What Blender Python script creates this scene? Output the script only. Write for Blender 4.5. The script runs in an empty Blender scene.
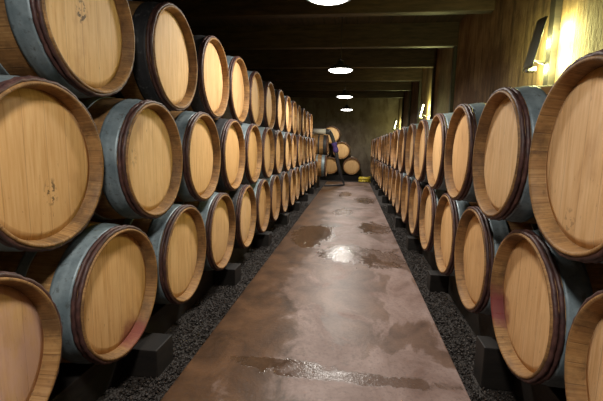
import bpy, bmesh, math, random
from mathutils import Vector, Matrix
random.seed(7)
S = bpy.context.scene
C = S.collection
PI = math.pi
R = 0.325          # bilge radius
L = 0.90           # barrel length
FLOOR = -1.15      # the camera stands at the origin, 1.15 m above the slab
BED = -1.18

# ------------------------------------------------------------------ helpers
def link(o):
    C.objects.link(o)
    return o

def obj(name, bm, mats, parent=None, smooth=False):
    me = bpy.data.meshes.new(name)
    bmesh.ops.recalc_face_normals(bm, faces=bm.faces[:])
    bm.to_mesh(me); bm.free()
    for m in (mats if isinstance(mats, (list, tuple)) else [mats]):
        me.materials.append(m)
    if smooth:
        for p in me.polygons:
            p.use_smooth = True
    o = link(bpy.data.objects.new(name, me))
    if parent:
        o.parent = parent
    return o

def thing(name, label, cat, loc=(0, 0, 0), rz=0, group=None):
    o = link(bpy.data.objects.new(name, None))
    o.location = loc
    o.rotation_euler = (0, 0, rz)
    o.empty_display_size = 0.1
    return tag(o, label, cat, group)

def tag(o, label, cat, group=None):
    o['label'] = label
    o['category'] = cat
    if group:
        o['group'] = group
    return o

def struct(o):
    o['kind'] = 'structure'
    return o

def box(bm, x0, x1, y0, y1, z0, z1, bev=0.0, mi=0):
    v = [bm.verts.new((x, y, z)) for x in (x0, x1) for y in (y0, y1) for z in (z0, z1)]
    fs = [bm.faces.new([v[i] for i in q]) for q in
          ((0, 1, 3, 2), (4, 6, 7, 5), (0, 4, 5, 1), (2, 3, 7, 6), (0, 2, 6, 4), (1, 5, 7, 3))]
    for f in fs:
        f.material_index = mi
    if bev > 0:
        es = list({e for f in fs for e in f.edges})
        bmesh.ops.bevel(bm, geom=es, offset=bev, segments=2, affect='EDGES', profile=0.6)
    return bm

def nbox(*a, **k):
    bm = bmesh.new()
    return box(bm, *a, **k)

def lathe_x(bm, prof, n=64, cz=0.0, closed=False, wob=None, mi=None):
    """revolve a profile of (x, r) about the local X axis at height cz"""
    rings = []
    for i, (x, r) in enumerate(prof):
        if r < 1e-6:
            rings.append([bm.verts.new((x, 0, cz))])
            continue
        ring = []
        for k in range(n):
            a = 2 * PI * k / n
            rr = r + (wob(i, a) if wob else 0)
            ring.append(bm.verts.new((x, rr * math.cos(a), cz + rr * math.sin(a))))
        rings.append(ring)
    m = len(rings)
    for i in range(m if closed else m - 1):
        A, B = rings[i], rings[(i + 1) % m]
        for k in range(n):
            k2 = (k + 1) % n
            if len(A) == 1:
                f = bm.faces.new((A[0], B[k], B[k2]))
            elif len(B) == 1:
                f = bm.faces.new((A[k], B[0], A[k2]))
            else:
                f = bm.faces.new((A[k], B[k], B[k2], A[k2]))
            f.smooth = True
            if mi:
                f.material_index = mi[i]
    return bm

def lathe_z(bm, prof, n=48, cx=0, cy=0):
    rings = []
    for z, r in prof:
        if r < 1e-6:
            rings.append([bm.verts.new((cx, cy, z))])
        else:
            rings.append([bm.verts.new((cx + r * math.cos(2 * PI * k / n), cy + r * math.sin(2 * PI * k / n), z)) for k in range(n)])
    for A, B in zip(rings, rings[1:]):
        for k in range(n):
            k2 = (k + 1) % n
            if len(A) == 1:
                f = bm.faces.new((A[0], B[k], B[k2]))
            elif len(B) == 1:
                f = bm.faces.new((A[k], B[0], A[k2]))
            else:
                f = bm.faces.new((A[k], B[k], B[k2], A[k2]))
            f.smooth = True
    return bm

def tube(bm, pts, rad, n=10):
    pts = [Vector(p) for p in pts]
    rings = []
    up = Vector((0.13, 0.31, 0.94))
    for i, p in enumerate(pts):
        t = (pts[min(i + 1, len(pts) - 1)] - pts[max(i - 1, 0)]).normalized()
        a = t.cross(up)
        if a.length < 1e-3:
            a = t.cross(Vector((1, 0, 0)))
        a.normalize(); b = t.cross(a)
        r = rad[i] if isinstance(rad, (list, tuple)) else rad
        rings.append([bm.verts.new(p + r * (math.cos(2 * PI * k / n) * a + math.sin(2 * PI * k / n) * b)) for k in range(n)])
    for A, B in zip(rings, rings[1:]):
        for k in range(n):
            f = bm.faces.new((A[k], B[k], B[(k + 1) % n], A[(k + 1) % n])); f.smooth = True
    bm.faces.new(rings[0]); bm.faces.new(rings[-1][::-1])
    return bm

def spline(P, m=8):
    P = [Vector(p) for p in P]; out = []
    for i in range(len(P) - 1):
        p0, p1, p2, p3 = P[max(i - 1, 0)], P[i], P[i + 1], P[min(i + 2, len(P) - 1)]
        for k in range(m):
            t = k / m
            out.append(0.5 * (2 * p1 + (p2 - p0) * t + (2 * p0 - 5 * p1 + 4 * p2 - p3) * t * t + (3 * p1 - p0 - 3 * p2 + p3) * t ** 3))
    out.append(P[-1])
    return out

# ------------------------------------------------------------------ materials
class NT:
    def __init__(s, name):
        s.m = bpy.data.materials.new(name); s.m.use_nodes = True
        s.t = s.m.node_tree; s.b = s.t.nodes['Principled BSDF']
    def n(s, typ, **k):
        nd = s.t.nodes.new('ShaderNode' + typ)
        for a, v in k.items():
            setattr(nd, a, v)
        return nd
    def l(s, a, b):
        s.t.links.new(a, b)
    def val(s, sock, v):
        if hasattr(v, 'is_linked') or hasattr(v, 'links'):
            s.l(v, sock)
        else:
            sock.default_value = v
    def math(s, op, a, b=0.0, c=0.0):
        nd = s.n('Math', operation=op)
        s.val(nd.inputs[0], a); s.val(nd.inputs[1], b); s.val(nd.inputs[2], c)
        return nd.outputs[0]
    def coord(s, scale=(1, 1, 1), rnd=0.0):
        tc = s.n('TexCoord'); mp = s.n('Mapping'); mp.inputs['Scale'].default_value = scale
        s.l(tc.outputs['Object'], mp.inputs['Vector'])
        if rnd:
            oi = s.n('ObjectInfo'); cv = s.n('CombineXYZ')
            for i, f in enumerate((13.0, 29.0, 47.0)):
                s.l(s.math('MULTIPLY', oi.outputs['Random'], f * rnd), cv.inputs[i])
            s.l(cv.outputs[0], mp.inputs['Location'])
        return mp.outputs[0]
    def noise(s, vec, scale=5.0, detail=4.0, rough=0.55, dist=0.0):
        nd = s.n('TexNoise'); nd.inputs['Scale'].default_value = scale
        nd.inputs['Detail'].default_value = detail; nd.inputs['Roughness'].default_value = rough
        nd.inputs['Distortion'].default_value = dist
        s.l(vec, nd.inputs['Vector'])
        return nd.outputs['Fac']
    def ramp(s, fac, stops):
        nd = s.n('ValToRGB'); e = nd.color_ramp.elements
        while len(e) < len(stops):
            e.new(0.5)
        for el, (p, c) in zip(e, stops):
            el.position = p; el.color = (c[0], c[1], c[2], 1) if isinstance(c, tuple) else (c, c, c, 1)
        s.l(fac, nd.inputs[0])
        return nd.outputs[0]
    def mix(s, f, a, b, mode='MIX'):
        nd = s.n('Mix', data_type='RGBA', blend_type=mode)
        s.val(nd.inputs[0], f)
        for i, v in ((6, a), (7, b)):
            if isinstance(v, tuple):
                nd.inputs[i].default_value = (*v, 1)
            else:
                s.l(v, nd.inputs[i])
        return nd.outputs[2]
    def col(s, c):
        if isinstance(c, tuple):
            s.b.inputs['Base Color'].default_value = (*c, 1)
        else:
            s.l(c, s.b.inputs['Base Color'])
    def bump(s, h, strength=0.3, dist=0.01):
        nd = s.n('Bump'); nd.inputs['Strength'].default_value = strength; nd.inputs['Distance'].default_value = dist
        s.l(h, nd.inputs['Height']); s.l(nd.outputs[0], s.b.inputs['Normal'])
    def attr(s, name):
        nd = s.n('Attribute', attribute_type='OBJECT', attribute_name=name)
        return nd.outputs['Fac']
    def smooth(s, v, a, b):
        nd = s.n('MapRange', interpolation_type='SMOOTHSTEP')
        s.l(v, nd.inputs[0]); nd.inputs[1].default_value = a; nd.inputs[2].default_value = b
        return nd.outputs[0]

def simple(name, c, rough=0.6, metal=0.0):
    m = NT(name); m.col(c); m.b.inputs['Roughness'].default_value = rough; m.b.inputs['Metallic'].default_value = metal
    return m.m

def stain_nodes(m, base):
    """spilled wine around a point of the rim (object properties stain, stain_y, stain_z)"""
    tc = m.n('TexCoord'); sp = m.n('SeparateXYZ'); m.l(tc.outputs['Object'], sp.inputs[0])
    dy = m.math('SUBTRACT', sp.outputs[1], m.attr('stain_y')); dz = m.math('SUBTRACT', sp.outputs[2], m.attr('stain_z'))
    d = m.math('SQRT', m.math('ADD', m.math('MULTIPLY', dy, dy), m.math('MULTIPLY', dz, dz)))
    nz = m.noise(m.coord((9, 9, 9)), 1.6, 4)
    d = m.math('ADD', d, m.math('MULTIPLY', m.math('SUBTRACT', nz, 0.5), 0.16))
    f = m.math('MULTIPLY', m.math('SUBTRACT', 1.0, m.smooth(d, 0.03, 0.125)), m.attr('stain'))
    return m.mix(f, base, (0.19, 0.034, 0.036))

def head_material():
    m = NT('oak_head')
    tc = m.n('TexCoord'); sp = m.n('SeparateXYZ'); m.l(tc.outputs['Object'], sp.inputs[0])
    oi = m.n('ObjectInfo')
    y = m.math('ADD', sp.outputs[1], m.math('MULTIPLY', oi.outputs['Random'], 3.1))
    q = m.math('DIVIDE', y, 0.098)
    idx = m.math('FLOOR', q); fr = m.math('FRACT', q)
    wn = m.n('TexWhiteNoise', noise_dimensions='1D'); m.l(m.math('ADD', idx, m.math('MULTIPLY', oi.outputs['Random'], 91.0)), wn.inputs['W'])
    grain = m.noise(m.coord((1, 34, 2.2), 1.0), 2.2, 6, 0.6, 0.4)
    blot = m.noise(m.coord((1, 5, 3), 1.0), 1.6, 4, 0.55)
    c = m.ramp(grain, [(0.28, (0.54, 0.324, 0.127)), (0.5, (0.67, 0.437, 0.202)), (0.72, (0.74, 0.522, 0.27))])
    c = m.mix(m.math('MULTIPLY', wn.outputs['Value'], 0.30), c, (0.45, 0.25, 0.09))
    c = m.mix(m.math('MULTIPLY', m.smooth(blot, 0.55, 0.8), 0.45), c, (0.34, 0.17, 0.06))
    edge = m.math('ABSOLUTE', m.math('SUBTRACT', fr, 0.5))
    seam = m.smooth(edge, 0.474, 0.494)
    c = m.mix(m.math('MULTIPLY', seam, 0.28), c, (0.15, 0.07, 0.025))
    # specks and pores
    pore = m.noise(m.coord((1, 55, 14), 1.0), 2.0, 3)
    c = m.mix(m.math('MULTIPLY', m.smooth(pore, 0.67, 0.76), 0.55), c, (0.12, 0.06, 0.025))
    # burnt maker's smudge (objects with mark > 0)
    dy = m.math('SUBTRACT', sp.outputs[1], m.attr('mark_y')); dz = m.math('SUBTRACT', sp.outputs[2], m.attr('mark_z'))
    d = m.math('SQRT', m.math('ADD', m.math('MULTIPLY', m.math('MULTIPLY', dy, dy), 2.2), m.math('MULTIPLY', dz, dz)))
    rg = m.math('SUBTRACT', 1.0, m.smooth(d, 0.03, 0.062))
    sm = m.smooth(m.noise(m.coord((40, 40, 40)), 1.3, 2), 0.5, 0.6)
    c = m.mix(m.math('MULTIPLY', m.math('MULTIPLY', rg, sm), m.attr('mark')), c, (0.07, 0.04, 0.02))
    wsh = m.noise(m.coord((6, 9, 4), 1.0), 1.5, 5, 0.65)
    c = m.mix(m.math('MULTIPLY', m.math('MULTIPLY', m.smooth(wsh, 0.25, 0.65), 0.75), m.attr('wash')), c, (0.60, 0.40, 0.32))
    c = m.mix(m.math('MULTIPLY', m.attr('pale'), 0.85), c, m.mix(1.0, c, (1.20, 1.26, 1.55), 'MULTIPLY'))
    c = stain_nodes(m, c)
    # tone: each head's own age of wood
    c = m.mix(m.math('MULTIPLY', oi.outputs['Random'], 0.6), c, m.mix(1.0, c, (0.80, 0.66, 0.50), 'MULTIPLY'))
    m.col(c); m.b.inputs['Roughness'].default_value = 0.62
    m.b.inputs['Specular IOR Level'].default_value = 0.3
    m.bump(m.math('SUBTRACT', m.math('MULTIPLY', grain, 0.5), m.math('MULTIPLY', seam, 0.5)), 0.3, 0.004)
    return m.m

def stave_material(name, dark):
    m = NT(name)
    tc = m.n('TexCoord'); sp = m.n('SeparateXYZ'); m.l(tc.outputs['Object'], sp.inputs[0])
    oi = m.n('ObjectInfo')
    ang = m.math('ARCTAN2', m.math('SUBTRACT', sp.outputs[2], R), sp.outputs[1])
    q = m.math('ADD', m.math('MULTIPLY', ang, 26 / (2 * PI)), m.math('MULTIPLY', oi.outputs['Random'], 7.0))
    fr = m.math('FRACT', q); idx = m.math('FLOOR', q)
    wn = m.n('TexWhiteNoise', noise_dimensions='1D'); m.l(idx, wn.inputs['W'])
    cv = m.n('CombineXYZ'); m.l(m.math('MULTIPLY', sp.outputs[0], 2.5), cv.inputs[0]); m.l(m.math('MULTIPLY', q, 4.0), cv.inputs[1]); m.l(oi.outputs['Random'], cv.inputs[2])
    grain = m.noise(cv.outputs[0], 2.0, 5, 0.6, 0.3)
    k = 0.62 if dark else 1.0
    c = m.ramp(grain, [(0.3, (0.20 * k, 0.100 * k, 0.034 * k)), (0.5, (0.32 * k, 0.175 * k, 0.064 * k)), (0.7, (0.43 * k, 0.26 * k, 0.105 * k))])
    c = m.mix(m.math('MULTIPLY', wn.outputs['Value'], 0.4), c, (0.19 * k, 0.085 * k, 0.028 * k))
    edge = m.math('ABSOLUTE', m.math('SUBTRACT', fr, 0.5))
    seam = m.smooth(edge, 0.47, 0.495)
    c = m.mix(m.math('MULTIPLY', seam, 0.38), c, (0.05, 0.025, 0.01))
    dirt = m.noise(m.coord((6, 6, 6), 1.0), 1.3, 5, 0.65)
    c = m.mix(m.math('MULTIPLY', m.smooth(dirt, 0.42, 0.68), 0.72), c, (0.085, 0.046, 0.022))
    fine = m.noise(m.coord((26, 26, 26), 1.0), 1.4, 4, 0.6)
    c = m.mix(m.math('MULTIPLY', m.smooth(fine, 0.55, 0.74), 0.5), c, (0.06, 0.032, 0.016))
    c = stain_nodes(m, c)
    m.col(c); m.b.inputs['Roughness'].default_value = 0.6
    m.b.inputs['Specular IOR Level'].default_value = 0.3
    m.bump(m.math('SUBTRACT', m.math('MULTIPLY', grain, 0.4), seam), 0.4, 0.004)
    return m.m

def hoop_material(name, c0, c1, rust, metal, rough):
    m = NT(name)
    n1 = m.noise(m.coord((7, 7, 7), 1.0), 1.5, 6, 0.65)
    n2 = m.noise(m.coord((30, 30, 30), 1.0), 1.5, 3, 0.6)
    c = m.mix(m.smooth(n1, 0.35, 0.7), c0, c1)
    c = m.mix(m.math('MULTIPLY', m.smooth(n2, 0.56, 0.72), 0.6), c, rust)
    m.col(c); m.b.inputs['Metallic'].default_value = metal
    m.l(m.math('ADD', rough, m.math('MULTIPLY', n2, 0.25)), m.b.inputs['Roughness'])
    m.bump(n2, 0.15, 0.003)
    return m.m

M = {}
M['head'] = head_material()
M['stave'] = stave_material('oak_stave', False)
M['rim'] = stave_material('oak_chime', False)
M['galv'] = hoop_material('galvanised_steel', (0.135, 0.178, 0.20), (0.24, 0.295, 0.32), (0.06, 0.06, 0.055), 0.25, 0.36)
M['black'] = hoop_material('black_steel', (0.012, 0.012, 0.014), (0.022, 0.023, 0.026), (0.09, 0.09, 0.09), 0.0, 0.5)
def withy_material():
    m = NT('chestnut_withy')
    n1 = m.noise(m.coord((14, 14, 14), 1.0), 1.5, 5, 0.65)
    n2 = m.noise(m.coord((70, 70, 70), 1.0), 1.0, 2)
    c = m.ramp(n1, [(0.3, (0.022, 0.010, 0.010)), (0.55, (0.065, 0.026, 0.022)), (0.75, (0.125, 0.06, 0.045))])
    m.col(c); m.b.inputs['Roughness'].default_value = 0.55
    m.bump(n2, 0.3, 0.004)
    return m.m
M['withy'] = withy_material()

def timber_material(name, k):
    m = NT(name)
    g = m.noise(m.coord((3, 3, 14), 1.0), 2.0, 5, 0.6, 0.4)
    c = m.ramp(g, [(0.3, (0.014 * k, 0.010 * k, 0.008 * k)), (0.7, (0.05 * k, 0.034 * k, 0.024 * k))])
    m.col(c); m.b.inputs['Roughness'].default_value = 0.65; m.bump(g, 0.4, 0.006)
    return m.m
M['timber'] = timber_material('dark_timber', 0.24)

def beam_material():
    m = NT('tarred_beam')
    g = m.noise(m.coord((2.0, 14, 14), 0.3), 1.6, 6, 0.6, 0.5)
    c = m.ramp(g, [(0.3, (0.020, 0.012, 0.007)), (0.7, (0.062, 0.036, 0.020))])
    m.col(c); m.b.inputs['Roughness'].default_value = 0.55; m.b.inputs['Specular IOR Level'].default_value = 0.3; m.bump(g, 0.35, 0.01)
    return m.m
M['beam'] = beam_material()
M['post'] = timber_material('dark_post', 0.55)

def ceiling_material():
    m = NT('ceiling_boards')
    tc = m.n('TexCoord'); sp = m.n('SeparateXYZ'); m.l(tc.outputs['Object'], sp.inputs[0])
    fr = m.math('FRACT', m.math('DIVIDE', sp.outputs[0], 0.18))
    seam = m.smooth(m.math('ABSOLUTE', m.math('SUBTRACT', fr, 0.5)), 0.46, 0.49)
    g = m.noise(m.coord((12, 1.5, 4)), 1.5, 5)
    c = m.ramp(g, [(0.3, (0.022, 0.015, 0.010)), (0.7, (0.065, 0.042, 0.025))])
    c = m.mix(seam, c, (0.006, 0.004, 0.003))
    m.col(c); m.b.inputs['Roughness'].default_value = 0.7
    return m.m

def wall_material(name, a, b, d):
    m = NT(name)
    st = m.noise(m.coord((2.5, 9, 1.1)), 1.6, 6, 0.62, 0.5)       # runs down the wall
    bl = m.noise(m.coord((1.1, 1.1, 1.1)), 1.3, 6, 0.62)
    fi = m.noise(m.coord((14, 14, 9)), 1.5, 5, 0.65)
    c = m.mix(m.smooth(bl, 0.35, 0.66), a, b)
    c = m.mix(m.math('MULTIPLY', m.smooth(st, 0.44, 0.70), 0.75), c, d)
    c = m.mix(m.math('MULTIPLY', m.smooth(fi, 0.55, 0.75), 0.4), c, d)
    m.col(c); m.b.inputs['Roughness'].default_value = 0.85
    m.bump(m.math('ADD', m.math('MULTIPLY', fi, 0.6), st), 0.5, 0.02)
    return m.m
M['wall_r'] = wall_material('stained_plaster', (0.085, 0.042, 0.017), (0.23, 0.155, 0.080), (0.024, 0.010, 0.004))
M['wall_b'] = wall_material('grey_plaster', (0.105, 0.078, 0.058), (0.175, 0.142, 0.112), (0.06, 0.036, 0.022))

def floor_material():
    m = NT('wet_concrete')
    tc = m.n('TexCoord'); sp = m.n('SeparateXYZ'); m.l(tc.outputs['Object'], sp.inputs[0])
    X, Y = sp.outputs[0], sp.outputs[1]
    big = m.noise(m.coord((1.5, 0.9, 1)), 1.25, 7, 0.62, 0.6)
    mid = m.noise(m.coord((2.6, 1.9, 1)), 1.6, 7, 0.66, 0.5)
    fine = m.noise(m.coord((40, 40, 1)), 1.5, 4, 0.6)
    dry = m.ramp(mid, [(0.34, (0.140, 0.080, 0.062)), (0.5, (0.215, 0.145, 0.124)), (0.68, (0.29, 0.212, 0.190))])
    damp = m.ramp(mid, [(0.36, (0.038, 0.017, 0.007)), (0.64, (0.125, 0.062, 0.029))])
    # damp: along the left edge and in blotches
    left = m.smooth(m.math('ADD', X, m.math('MULTIPLY', m.math('ADD', m.math('SUBTRACT', big, 0.5), m.math('MULTIPLY', m.math('SUBTRACT', mid, 0.5), 0.6)), 1.2)), -0.50, -0.22)
    f = m.math('SUBTRACT', 1.0, left)
    bl = m.smooth(m.math('ADD', big, m.math('MULTIPLY', mid, 0.25)), 0.635, 0.675)
    f = m.math('MAXIMUM', f, m.math('MULTIPLY', bl, 0.6))
    warp = m.math('MULTIPLY', m.math('SUBTRACT', m.noise(m.coord((9, 6, 1)), 1.0, 6, 0.7, 0.8), 0.5), 1.7)
    warp2 = m.math('MULTIPLY', m.math('SUBTRACT', big, 0.5), 1.1)
    pud = None
    def spot(x, y, rx, ry):
        dx = m.math('DIVIDE', m.math('SUBTRACT', X, x), rx); dy = m.math('DIVIDE', m.math('SUBTRACT', Y, y), ry)
        d = m.math('SQRT', m.math('ADD', m.math('MULTIPLY', dx, dx), m.math('MULTIPLY', dy, dy)))
        d = m.math('ADD', d, m.math('ADD', warp, warp2))
        return m.math('SUBTRACT', 1.0, m.smooth(d, 0.70, 0.98))
    for x, y, rx, ry in ((0.05, 1.83, 0.50, 0.055), (-0.35, 1.90, 0.30, 0.06), (-0.03, 4.15, 0.34, 0.50), (0.34, 4.0, 0.30, 0.42), (-0.12, 6.9, 0.20, 0.5), (0.34, 5.6, 0.28, 0.5), (-0.45, 5.0, 0.30, 0.7), (-0.14, 9.6, 0.2, 0.6), (0.3, 8.6, 0.25, 0.6)):
        sN = spot(x, y, rx, ry)
        pud = sN if pud is None else m.math('MAXIMUM', pud, sN)
    c = m.mix(m.math('MINIMUM', m.math('MULTIPLY', f, 1.15), 1.0), dry, damp)
    c = m.mix(m.math('MULTIPLY', pud, 0.55), c, (0.080, 0.055, 0.040))
    # saw-cut joints across and along
    fr = m.math('FRACT', m.math('DIVIDE', m.math('ADD', Y, 0.95), 2.35))
    jt = m.smooth(m.math('ABSOLUTE', m.math('SUBTRACT', fr, 0.5)), 0.4955, 0.498)
    c = m.mix(m.math('MULTIPLY', jt, 0.5), c, (0.05, 0.035, 0.028))
    c = m.mix(m.math('MULTIPLY', m.smooth(fine, 0.5, 0.7), 0.35), c, (0.06, 0.038, 0.028))
    m.col(c)
    ro = m.math('SUBTRACT', 0.52, m.math('MULTIPLY', f, 0.16))
    ro = m.math('SUBTRACT', ro, m.math('MULTIPLY', pud, 0.27))
    ro = m.math('ADD', ro, m.math('MULTIPLY', m.math('SUBTRACT', fine, 0.5), 0.2))
    m.l(ro, m.b.inputs['Roughness'])
    m.b.inputs['Specular IOR Level'].default_value = 0.5
    rip = m.math('MULTIPLY', m.math('MULTIPLY', m.noise(m.coord((26, 26, 1)), 1.5, 3, 0.6), pud), 1.3)
    m.bump(m.math('ADD', m.math('ADD', m.math('MULTIPLY', fine, 0.6), rip), m.math('SUBTRACT', m.math('MULTIPLY', mid, 0.8), jt)), 0.28, 0.006)
    return m.m

def gravel_material():
    m = NT('dark_gravel')
    v = m.n('TexVoronoi'); v.inputs['Scale'].default_value = 60
    m.l(m.coord(), v.inputs['Vector'])
    n1 = m.noise(m.coord((3, 3, 3)), 2, 4)
    c = m.mix(v.outputs['Color'], (0.012, 0.009, 0.007), (0.042, 0.032, 0.026))
    c = m.mix(m.math('MULTIPLY', n1, 0.5), c, (0.025, 0.018, 0.014))
    m.col(c); m.b.inputs['Roughness'].default_value = 0.7
    m.bump(m.math('SUBTRACT', 1.0, v.outputs['Distance']), 0.9, 0.02)
    return m.m
M['gravel'] = gravel_material()
def pebble_material():
    m = NT('pebbles')
    n1 = m.noise(m.coord((90, 90, 90)), 1.0, 2)
    m.col(m.ramp(n1, [(0.42, (0.007, 0.0045, 0.0035)), (0.6, (0.024, 0.015, 0.010)), (0.78, (0.10, 0.07, 0.052))]))
    m.b.inputs['Roughness'].default_value = 0.6
    return m.m

def emit(name, c, s):
    m = NT(name); m.col((0.8, 0.8, 0.8))
    m.b.inputs['Emission Color'].default_value = (*c, 1); m.b.inputs['Emission Strength'].default_value = s
    return m.m
M['enamel'] = simple('dark_enamel', (0.03, 0.03, 0.03), 0.4, 0.2)
M['opal'] = emit('lit_opal_glass', (1.0, 0.95, 0.88), 14.0)
M['tube'] = emit('lit_tube', (1.0, 0.98, 0.55), 10.0)
M['shield'] = simple('grey_green_sheet_metal', (0.085, 0.085, 0.06), 0.55, 0.3)
M['cord'] = simple('black_cord', (0.01, 0.01, 0.01), 0.6)
M['rubber'] = simple('dark_rubber', (0.035, 0.037, 0.042), 0.5)
M['purple'] = simple('purple_cloth', (0.075, 0.045, 0.22), 0.7)
M['pale'] = simple('pale_plastic', (0.62, 0.58, 0.50), 0.5)
M['yellow'] = simple('yellow_hose', (0.75, 0.58, 0.06), 0.45)

# ------------------------------------------------------------------ the setting
XW, XL, YB, YF, ZC = 1.62, -4.2, 15.0, -2.6, 2.03
struct(obj('floor', nbox(-0.82, 0.59, YF, 13.05, FLOOR - 0.10, FLOOR, 0.006), floor_material()))
struct(obj('floor_gravel', nbox(XL, XW, YF, YB, BED - 0.15, BED), M['gravel']))
struct(obj('ceiling', nbox(XL - .2, XW + .2, YF - .2, YB + .2, ZC, ZC + 0.12), ceiling_material()))
struct(obj('wall_right', nbox(XW, XW + 0.2, YF - .2, YB + .2, BED - .15, ZC), M['wall_r']))
struct(obj('wall_left', nbox(XL - 0.2, XL, YF - .2, YB + .2, BED - .15, ZC), M['wall_b']))
struct(obj('wall_back', nbox(XL, XW, YB, YB + 0.2, BED - .15, ZC), M['wall_b']))
struct(obj('wall_front', nbox(XL, XW, YF - 0.2, YF, BED - .15, ZC), M['wall_b']))
ZB = 1.66
BEAMS = [5.15 + 1.65 * k for k in range(-4, 6)]
tn = 0
for y in BEAMS:
    tn += 1
    struct(obj('trim_%d' % tn, nbox(XL, XW, y, y + 0.13, ZB, ZC, 0.008), M['beam']))
for k, y in enumerate(BEAMS):
    if y < 3 or abs(y - 5.15) < 0.1:
        continue
    tn += 1
    struct(obj('trim_%d' % tn, nbox(XW - 0.055, XW, y + 0.02, y + 0.11, BED, ZB, 0.006), M['post']))

# pebbles of the two gravel strips beside the slab
bm = bmesh.new()
ico = bmesh.new(); bmesh.ops.create_icosphere(ico, subdivisions=1, radius=1.0)
icov = [v.co.copy() for v in ico.verts]; icof = [[v.index for v in f.verts] for f in ico.faces]; ico.free()
YBL = [1.80 + 1.32 * k for k in range(9)]
def pebble(x, y, z, r):
    q = Matrix.Rotation(random.uniform(0, 6.3), 3, Vector((random.uniform(-1, 1), random.uniform(-1, 1), random.uniform(-1, 1) + 0.01)).normalized())
    sc = Vector((random.uniform(.7, 1.3), random.uniform(.7, 1.3), random.uniform(.5, .9))) * r
    vs = [bm.verts.new(Vector((x, y, z)) + q @ Vector((c.x * sc.x, c.y * sc.y, c.z * sc.z))) for c in icov]
    for f in icof:
        bm.faces.new([vs[i] for i in f])
for i in range(11000):
    y = 1.0 + 7.0 * random.random() ** 1.7
    if i % 2:
        x = random.uniform(-1.06, -0.825)
    else:
        x = random.uniform(0.595, 0.80)
    if any((abs(y - yb) < 0.105 and x < -0.92) or (0.075 < y - yb < 0.235 and x > 0.66) for yb in YBL):
        continue
    pebble(x, y, BED + random.uniform(0.0, 0.018), random.uniform(0.004, 0.010))
g = obj('gravel', bm, pebble_material())
g['kind'] = 'stuff'
tag(g, 'dark grey gravel along both edges of the wet concrete aisle', 'gravel')

# ------------------------------------------------------------------ barrels
RH = 0.291
def r_out(x):
    return R - (R - RH) * (abs(x) / (L / 2)) ** 1.9

def make_barrel():
    root = thing('wine_barrel', '', 'barrel')
    h = L / 2
    # staves: outer shell, chime ends and the inside of the chime
    prof = []; mi = []
    ni = 0.267
    prof += [(h - 0.060, 0.05), (h - 0.060, ni), (h - 0.046, ni + 0.001), (h - 0.006, ni + 0.010), (h, ni + 0.014), (h, RH - 0.003), (h - 0.003, RH - 0.001)]
    for k in range(1, 20):
        x = h - 0.004 - k * (L - 0.008) / 20
        prof.append((x, r_out(x)))
    prof += [(-h + 0.004, RH - 0.001), (-h, RH - 0.003), (-h, ni + 0.014), (-h + 0.006, ni + 0.010), (-h + 0.046, ni + 0.001), (-h + 0.060, ni), (-h + 0.060, 0.05)]
    obj('staves', lathe_x(bmesh.new(), prof, 72, R), M['stave'], root)
    for s in (1, -1):
        p = [(s * (h - 0.044), 0.0), (s * (h - 0.044), 0.10), (s * (h - 0.044), 0.240), (s * (h - 0.0445), 0.242), (s * (h - 0.052), 0.2672), (s * (h - 0.059), 0.2672), (s * (h - 0.059), 0.0)]
        o = obj('head', lathe_x(bmesh.new(), p, 72, R), M['head'], root)
    def ring(x, w, t, n=72, beads=()):
        """flat steel hoop following the taper, w wide, t thick, with a rolled edge"""
        a, b = x - w / 2, x + w / 2
        ra, rb = r_out(a), r_out(b)
        P = [(a, ra - 0.004), (a, ra + t)]
        m = 8
        for k in range(1, m):
            u = k / m; xx = a + (b - a) * u
            P.append((xx, ra + (rb - ra) * u + t + (0.0022 if k in beads else 0)))
        P += [(b, rb + t), (b, rb - 0.004)]
        return lathe_x(bmesh.new(), P, n, R, closed=True)
    for s in (1, -1):
        for j, x in enumerate((h - 0.0135, h - 0.0325)):
            rc = r_out(x) + 0.002
            P = [(s * (x + 0.0092 * math.cos(a)), rc + 0.0092 * math.sin(a)) for a in [2 * PI * q / 8 for q in range(8)]]
            wob = lambda i, a, j=j: 0.0016 * math.sin(a * 37 + j) + 0.0014 * math.sin(a * 11 + 2 * j) + 0.001 * math.sin(a * 23 + i)
            obj('withy_hoop', lathe_x(bmesh.new(), P, 96, R, closed=True, wob=wob), M['withy'], root)
        obj('end_hoop', ring(s * (h - 0.087), 0.085, 0.004, beads=(3,)), M['galv'], root)
        obj('quarter_hoop', ring(s * (h - 0.262), 0.045, 0.003), M['galv'], root)
    obj('bilge_plug', lathe_z(bmesh.new(), [(2 * R - 0.006, 0.026), (2 * R + 0.006, 0.026), (2 * R + 0.009, 0.022), (2 * R + 0.009, 0.0)], 20), M['pale'], root)
    return root

PROTO = make_barrel()
first = [True]
PKIDS = list(PROTO.children)
black_cache = {}
def blackened(me):
    if me.name not in black_cache:
        c = me.copy(); c.materials.clear(); c.materials.append(M['black']); black_cache[me.name] = c
    return black_cache[me.name]

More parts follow.
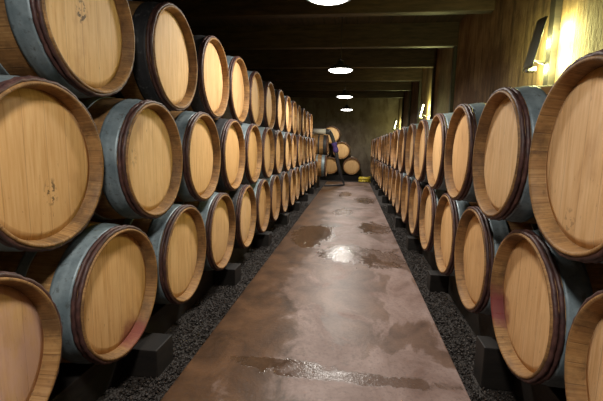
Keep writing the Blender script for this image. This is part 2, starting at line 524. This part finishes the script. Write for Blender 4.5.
def place_barrel(x, y, z, face, label, group, black=False, stain=None, mark=None, yaw=0.0, wash=0.0, pale=0.0):
    """x, y, z: centre of the rim that faces the viewer; face: direction the head looks ('E','W','S')"""
    rz = {'E': 0.0, 'W': PI, 'S': -PI / 2}[face] + yaw
    d = Vector((math.cos(rz), math.sin(rz)))
    cx, cy = x - d.x * L / 2, y - d.y * L / 2
    if first[0]:
        root, kids = PROTO, PKIDS
        first[0] = False
    else:
        root = PROTO.copy(); link(root)
        kids = []
        for ch in PKIDS:
            k = ch.copy(); link(k); k.parent = root; kids.append(k)
    root.location = (cx, cy, z - R); root.rotation_euler = (0, 0, rz)
    tag(root, label, 'barrel', group)
    for k in kids:
        nm = k.name.split('.')[0]
        if black and nm in ('end_hoop', 'quarter_hoop'):
            k.data = blackened(k.data if 'black' not in k.data.name else k.data)
        for pn in ('stain', 'stain_y', 'stain_z', 'mark', 'mark_y', 'mark_z', 'wash', 'pale'):
            k[pn] = 0.0
        if nm == 'head':
            k['wash'] = float(wash); k['pale'] = float(pale)
        if nm in ('head', 'staves'):
            if stain:
                k['stain'], k['stain_y'], k['stain_z'] = float(stain[0]), float(stain[1]), float(stain[2]) + R
            if mark and nm == 'head':
                k['mark'], k['mark_y'], k['mark_z'] = float(mark[0]), float(mark[1]), float(mark[2]) + R
    return root

ORD = ['first', 'second', 'third', 'fourth', 'fifth', 'sixth', 'seventh', 'eighth', 'ninth', 'tenth', 'eleventh', 'twelfth',
       'thirteenth', 'fourteenth', 'fifteenth', 'sixteenth', 'seventeenth', 'eighteenth', 'nineteenth', 'twentieth', 'twenty-first', 'twenty-second']

def extend(ys, n, step):
    ys = list(ys)
    while len(ys) < n:
        ys.append(ys[-1] + step)
    return ys

def settle(rows):
    """let the barrels of one stack touch without cutting into each other; rows: lists of [y, z], bottom first"""
    P = [[r, p] for r, row_ in enumerate(rows) for p in row_]
    for _ in range(300):
        for i in range(len(P)):
            for j in range(i + 1, len(P)):
                a, b = P[i][1], P[j][1]
                dy, dz = b[0] - a[0], b[1] - a[1]
                if abs(dy) > 0.66 or abs(dz) > 0.66:
                    continue
                d = math.hypot(dy, dz)
                if d < 0.653:
                    k = (0.6535 - d) / d
                    if P[i][0] == P[j][0]:
                        a[0] -= dy * k / 2; b[0] += dy * k / 2
                    else:
                        b[0] += dy * k; b[1] += dz * k

def row(side, level, ys, xs, z, face, group, special, blacks=(), stains={}, marks={}, washes={}, pale={}, pale0=0.0):
    n = len(ys)
    for i, y in enumerate(ys):
        x = xs[i] if i < len(xs) else xs[-1] + random.uniform(-0.012, 0.012)
        y, zz = y
        if i in special:
            lab = special[i]
        elif i == n - 1:
            lab = 'oak wine barrel at the far end of the %s row along the %s' % (level, side)
        else:
            lab = 'oak wine barrel, %s from the camera in the %s row along the %s' % (ORD[i], level, side)
        place_barrel(x, y, zz, face, lab, group, black=i in blacks, stain=stains.get(i), mark=marks.get(i), wash=washes.get(i, 0.0),
                     pale=pale.get(i, pale0 * random.uniform(0.4, 1.0) if pale0 else random.choice((0.0, 0.0, 0.15, 0.45))))

GL = {'bottom': 'barrels in the bottom row on the left', 'middle': 'barrels in the middle row on the left', 'top': 'barrels in the top row on the left'}
lb = extend([0.885, 1.575, 2.226, 2.878, 3.549, 4.228], 15, 0.687)
lm = extend([1.262, 1.921, 2.58, 3.25, 3.918], 14, 0.687)
lt = extend([1.584, 2.305, 2.981, 3.653, 4.33, 5.018, 5.707, 6.394, 7.083], 13, 0.687)
lb = [[y, -0.675] for y in lb]; lm = [[y, -0.088] for y in lm]; lt = [[y, 0.499] for y in lt]
settle([lb, lm, lt])
row('left side', 'bottom', lb, [-0.996, -0.997, -0.981, -0.972, -0.956, -0.952, -0.955], -0.675, 'E', GL['bottom'],
    {0: 'oak barrel with reddish wine-tinged head, cropped at the bottom left corner',
     1: 'oak barrel with wine-stained lower rim and pale yellowish head, near bottom left',
     2: 'oak barrel with dark rim hoops, third from the camera in the left bottom row'},
    blacks=(4, 7, 8, 11), stains={1: (0.75, 0.10, -0.26)}, washes={0: 1.0, 4: 0.4, 7: 0.6}, pale={0: 0.4, 1: 0.25, 2: 0.1})
row('left side', 'middle', lm, [-1.060, -1.002, -0.995, -0.990, -0.986, -0.985], -0.088, 'E', GL['middle'],
    {0: 'large oak barrel with dark smudge on its head, first in the left middle row',
     1: 'oak barrel with wide blue-grey hoop, second from the camera in the left middle row'},
    blacks=(3, 6, 9, 10), marks={0: (0.8, 0.035, -0.10), 1: (0.3, -0.16, 0.02)}, pale={0: 0.15, 1: 0.3, 2: 0.2, 3: 0.2})
row('left side', 'top', lt, [-1.083, -1.056, -1.053, -1.058, -1.063, -1.058, -1.05, -1.054, -1.057], 0.499, 'E', GL['top'],
    {0: 'oak barrel with faint scribble on its head, cropped at the top left corner',
     1: 'oak barrel with broad black hoop, second from the camera in the left top row',
     2: 'oak barrel with black hoop and bright pale head, third in the left top row'},
    blacks=(1, 2, 5, 6, 9), marks={0: (0.9, -0.03, 0.03)}, pale={0: 0.1, 1: 0.45, 2: 0.6, 3: 0.5})
rb = extend([0.961, 1.643, 2.296, 2.952, 3.616], 21, 0.668)
rt = extend([1.262, 1.926, 2.594, 3.275, 3.96], 20, 0.668)
rb = [[y, -0.625] for y in rb]; rt = [[y, -0.020] for y in rt]
settle([rb, rt])
row('right side', 'bottom', rb, [0.692, 0.695, 0.688, 0.688, 0.68, 0.67], -0.625, 'W', 'barrels in the bottom row on the right',
    {0: 'oak barrel cropped at the bottom right corner, showing only a slice of head and rim',
     1: 'oak barrel with red wine stain on the aisle side of its rim, lower right'},
    blacks=(5, 8, 12), stains={1: (0.9, -0.255, -0.125)}, pale={0: 0.8, 1: 0.7, 2: 0.4}, pale0=0.4)
row('right side', 'top', rt, [0.653, 0.647, 0.648, 0.648, 0.645, 0.642], -0.020, 'W', 'barrels in the top row on the right',
    {0: 'largest oak barrel, pale head cropped by the right edge of the photo',
     1: 'oak barrel with blue-grey hoop directly below the nearest wall lamp on the right'},
    blacks=(7, 11), marks={0: (0.35, -0.06, -0.2)}, pale={0: 0.75, 1: 0.6, 2: 0.5}, pale0=0.4)
# two barrels that jut out past the end of the left rows
GE = 'barrels jutting out past the left rows'
place_barrel(-0.72, 11.07, -0.53, 'E', 'lower barrel jutting into the aisle past the far end of left rows', GE)
place_barrel(-0.82, 11.735, -0.53, 'E', 'rear lower barrel past the left rows, behind the lower jutting barrel', GE)
place_barrel(-0.71, 11.402, 0.04, 'E', 'upper barrel jutting into the aisle past left rows, under a pale tube', GE, black=True)
# the pyramid against the back wall
GBk = 'barrels stacked against the back wall'
for x, z, lab in ((-1.50, -0.655, 'barrel at bottom left of the back wall pyramid, mostly hidden by the left rows'),
                  (-0.77, -0.655, 'bottom barrel of the back wall pyramid, behind the dark sloping hose'),
                  (-0.02, -0.655, 'bottom right barrel of the pyramid against the back wall'),
                  (-1.135, -0.115, 'second-tier barrel of the back wall pyramid, mostly hidden behind jutting barrels'),
                  (-0.395, -0.115, 'second-tier barrel, brightest and centremost of the back wall pyramid'),
                  (-0.765, 0.425, 'topmost shadowed barrel of the pyramid against the back wall')):
    place_barrel(x, 13.8, z, 'S', lab, GBk, black=True)

# ------------------------------------------------------------------ timber supports
def timber(name, label, x0, x1, y0, y1, z0, z1, group, bev=0.006):
    return tag(obj(name, nbox(x0, x1, y0, y1, z0, z1, bev), M['timber']), label, 'timber', group)
def bottom_at(dist):      # barrel radius at a distance behind the rim
    return r_out(L / 2 - dist)
GR = 'timber rails under the barrels'
timber('timber_rail', 'long dark timber rail under the left barrels, nearer the aisle', -1.235, -1.125, 0.55, 10.72, BED, -0.675 - bottom_at(0.31) - 0.004, GR)
timber('timber_rail', 'long dark timber rail under the left barrels, nearer the wall', -1.74, -1.63, 0.55, 10.72, BED, -0.675 - bottom_at(0.31) - 0.004, GR)
timber('timber_rail', 'long dark timber rail under the right barrels, nearer the aisle', 0.83, 0.94, 0.62, 14.7, BED, -0.625 - bottom_at(0.31) - 0.004, GR)
timber('timber_rail', 'long dark timber rail under the right barrels, nearer the wall', 1.33, 1.44, 0.62, 14.7, BED, -0.625 - bottom_at(0.31) - 0.004, GR)
timber('timber_rail', 'dark timber rail across the back, front one under the barrel pyramid', -1.8, 0.33, 13.93, 14.05, BED, -0.655 - bottom_at(0.31) - 0.004, GR)
timber('timber_rail', 'dark timber rail across the back, rear one under the barrel pyramid', -1.8, 0.33, 14.45, 14.57, BED, -0.655 - bottom_at(0.31) - 0.004, GR)
GB = 'timber blocks bracing the rails'
ys = [1.80 + 1.32 * k for k in range(9)]
for i, y in enumerate(ys[:7]):
    w = 'nearest the camera' if i == 0 else '%s from the camera' % ORD[i]
    timber('timber_block', 'dark squared timber block on the left gravel strip, ' + w, -1.125, -0.935, y - 0.09, y + 0.09, BED, -1.03, GB)
for i, y in enumerate(ys + [13.7]):
    w = 'nearest the camera' if i == 0 else '%s from the camera' % ORD[i]
    timber('timber_block', 'dark squared timber block on the right gravel strip, ' + w, 0.68, 0.83, y + 0.09, y + 0.22, BED, -0.96 if i == 0 else -1.03, GB)
for x0, w in ((-1.10, 'nearer the aisle'), (-1.60, 'nearer the wall')):
    timber('timber_rail', 'tall dark timber under the jutting barrels past the left rows, ' + w, x0, x0 + 0.11, 10.85, 12.1, BED, -0.53 - R - 0.001, GR)

# ------------------------------------------------------------------ hoses at the far end
top = 0.04 + R
hz = thing('transfer_hose', 'dark hose sloping from barrel top to floor, with purple sleeve and pale end tube', 'hose', (-0.25, 11.75, FLOOR))
def rel(pts):
    return [Vector(p) - Vector((-0.25, 11.75, FLOOR)) for p in pts]
obj('pale_tube', tube(bmesh.new(), rel([(-1.16, 11.40, top + 0.088), (-0.95, 11.40, top + 0.080), (-0.79, 11.40, top + 0.075)]), 0.075, 20), M['pale'], hz)
obj('coupling', tube(bmesh.new(), rel([(-0.80, 11.40, top + 0.075), (-0.77, 11.40, top + 0.073), (-0.70, 11.41, top + 0.065), (-0.65, 11.42, top + 0.045)]), [0.07, 0.08, 0.08, 0.06], 16), M['rubber'], hz)
path = spline([(-0.67, 11.42, top + 0.055), (-0.60, 11.45, 0.28), (-0.50, 11.50, -0.05), (-0.41, 11.55, -0.50), (-0.31, 11.68, -0.88), (-0.235, 11.74, -1.06), (-0.23, 11.70, -1.118), (-0.36, 11.60, -1.124), (-0.60, 11.45, -1.126), (-0.78, 11.36, -1.126)], 8)
rads = [0.055 if p.z > -0.7 else (0.024 + 0.031 * max(0, (p.z + 1.12) / 0.42)) for p in path]
obj('hose', tube(bmesh.new(), rel(path), rads, 14), M['rubber'], hz)
sl = [p for p in path if -0.20 < p.z < 0.16]
obj('sleeve', tube(bmesh.new(), rel(sl), [0.075 + 0.012 * math.sin(i * 1.7) for i in range(len(sl))], 14), M['purple'], hz)
bm = bmesh.new()
pts = []
for k in range(24 * 4 + 1):
    a = 2 * PI * k / 24; lay = k / 24
    r = 0.175 - 0.012 * (lay % 2)
    pts.append((0.44 + r * math.cos(a) * 1.1, 13.45 + r * math.sin(a), BED + 0.024 + 0.040 * lay))
tag(obj('coiled_hose', tube(bm, pts, 0.024, 10), M['yellow']), 'small yellow hose coiled on the floor at the far end of the right rows', 'hose')

# ------------------------------------------------------------------ lamps
LX = -0.24
LZ = 1.20
GLP = 'ceiling lamps over the aisle'
lamps = [(0.15, 'ceiling lamp over the aisle, out of view above the camera'),
         (3.32, 'lit round ceiling lamp nearest the camera, cropped by the top edge'),
         (6.40, 'lit round ceiling lamp, second from the camera over the aisle'),
         (9.65, 'lit round ceiling lamp, third from the camera, small'),
         (12.9, 'smallest lit ceiling lamp, farthest away before the back wall')]
for y, lab in lamps:
    t = thing('pendant_lamp', lab, 'lamp', (LX, y, LZ), 0, GLP)
    obj('lamp_shade', lathe_z(bmesh.new(), [(0.004, 0.200), (0.012, 0.204), (0.03, 0.192), (0.075, 0.13), (0.10, 0.06), (0.16, 0.045), (0.17, 0.012), (0.15, 0.012), (0.095, 0.052), (0.07, 0.122), (0.028, 0.184), (0.004, 0.200)], 48), M['enamel'], t)
    obj('diffuser', lathe_z(bmesh.new(), [(0.028, 0.183), (0.010, 0.183), (-0.006, 0.165), (-0.016, 0.11), (-0.020, 0.0)], 48), M['opal'], t)
    obj('cord', tube(bmesh.new(), [(0, 0, 0.165), (0, 0, ZC - LZ - 0.02)], 0.006, 8), M['cord'], t)
    obj('ceiling_rose', lathe_z(bmesh.new(), [(ZC - LZ, 0.05), (ZC - LZ - 0.02, 0.045), (ZC - LZ - 0.03, 0.0)], 24), M['enamel'], t)
    ld = bpy.data.lights.new('aisle_light', 'AREA'); ld.shape = 'DISK'; ld.size = 0.30
    ld.energy = 47 if y < 12 else 32; ld.color = (1.0, 0.945, 0.86); ld.spread = math.radians(172)
    lo = link(bpy.data.objects.new('aisle_light', ld)); lo.location = (LX, y, LZ - 0.030)

GWL = 'lamps on the right wall'
for k, (y, lab) in enumerate(((3.45, 'wall lamp glowing behind a tall dark slanted shield, nearest on the right wall'),
                              (8.80, 'wall lamp glowing yellow above the right barrels, second along the wall'),
                              (14.1, 'farthest wall lamp, a small yellow glow near the back right corner'))):
    z0, z1 = 0.65, 1.035
    t = thing('wall_lamp', lab, 'lamp', (XW - 0.055, y, 0.88), 0, GWL)
    bm = bmesh.new()
    # leaning curved shield
    grid = []
    for j in range(9):
        v = j / 8; ring = []
        for i in range(9):
            u = -1 + 2 * i / 8
            xx = 1.347 + 0.075 * v + 0.022 * (u * u) - (XW - 0.055)
            ring.append((xx, 0.088 * u + 0.0, z0 + (z1 - z0) * v - 0.88))
        grid.append(ring)
    F = [[bm.verts.new(p) for p in r] for r in grid]
    Bk = [[bm.verts.new((p[0] + 0.004, p[1], p[2])) for p in r] for r in grid]
    for j in range(8):
        for i in range(8):
            bm.faces.new((F[j][i], F[j][i + 1], F[j + 1][i + 1], F[j + 1][i])); bm.faces.new((Bk[j][i], Bk[j + 1][i], Bk[j + 1][i + 1], Bk[j][i + 1]))
    for i in range(8):
        bm.faces.new((F[0][i], Bk[0][i], Bk[0][i + 1], F[0][i + 1])); bm.faces.new((F[8][i], F[8][i + 1], Bk[8][i + 1], Bk[8][i]))
        bm.faces.new((F[i][0], F[i + 1][0], Bk[i + 1][0], Bk[i][0])); bm.faces.new((F[i][8], Bk[i][8], Bk[i + 1][8], F[i + 1][8]))
    obj('shield', bm, M['shield'], t, smooth=True)
    for zz, xe in ((-0.15, -0.185),):
        obj('bracket', tube(bmesh.new(), [(0.055, 0.22, zz), (-0.03, 0.13, zz), (xe, 0.0, zz)], 0.010, 8), M['enamel'], t)
    obj('lamp_holder', nbox(-0.155, -0.085, 0.085, 0.145, -0.225, -0.185, 0.004), M['enamel'], t)
    obj('lamp_tube', tube(bmesh.new(), [(1.435 - XW + 0.055, 0.115, -0.19), (1.495 - XW + 0.055, 0.125, 0.08)], 0.014, 14), M['tube'], t)
    for dx, dy, zz, e in ((-0.085, -0.04, 0.70, 24), (-0.075, -0.03, 0.93, 22), (-0.07, 0.21, 0.70, 18), (-0.07, 0.20, 0.90, 14)):
        ld = bpy.data.lights.new('wall_light', 'POINT'); ld.shadow_soft_size = 0.03
        ld.energy = e * (1.0, 0.6, 0.3)[k]; ld.color = (0.98, 1.0, 0.38)
        lo = link(bpy.data.objects.new('wall_light', ld)); lo.location = (XW + dx, y + dy, zz)

# ------------------------------------------------------------------ world, camera, view
w = bpy.data.worlds.new('World'); S.world = w; w.use_nodes = True
w.node_tree.nodes['Background'].inputs[0].default_value = (0.02, 0.018, 0.015, 1)
cam = bpy.data.cameras.new('Camera'); co = link(bpy.data.objects.new('Camera', cam))
cam.sensor_width = 36.0; cam.lens = 387.5 * 36.0 / 603; cam.clip_start = 0.05
fw = Vector((-0.12580208, 0.98239986, -0.1380737)); rt_ = Vector((0.99130586, 0.12989267, 0.02099024)); up = Vector((-0.03855557, 0.13423265, 0.99019951))
co.matrix_world = Matrix(((rt_.x, up.x, -fw.x, 0), (rt_.y, up.y, -fw.y, 0), (rt_.z, up.z, -fw.z, 0), (0, 0, 0, 1)))
S.camera = co
S.view_settings.view_transform = 'Standard'
try:
    S.view_settings.look = 'None'
except Exception:
    pass
S.view_settings.gamma = 1.0
S.view_settings.use_curve_mapping = False
S.view_settings.exposure = 0.0
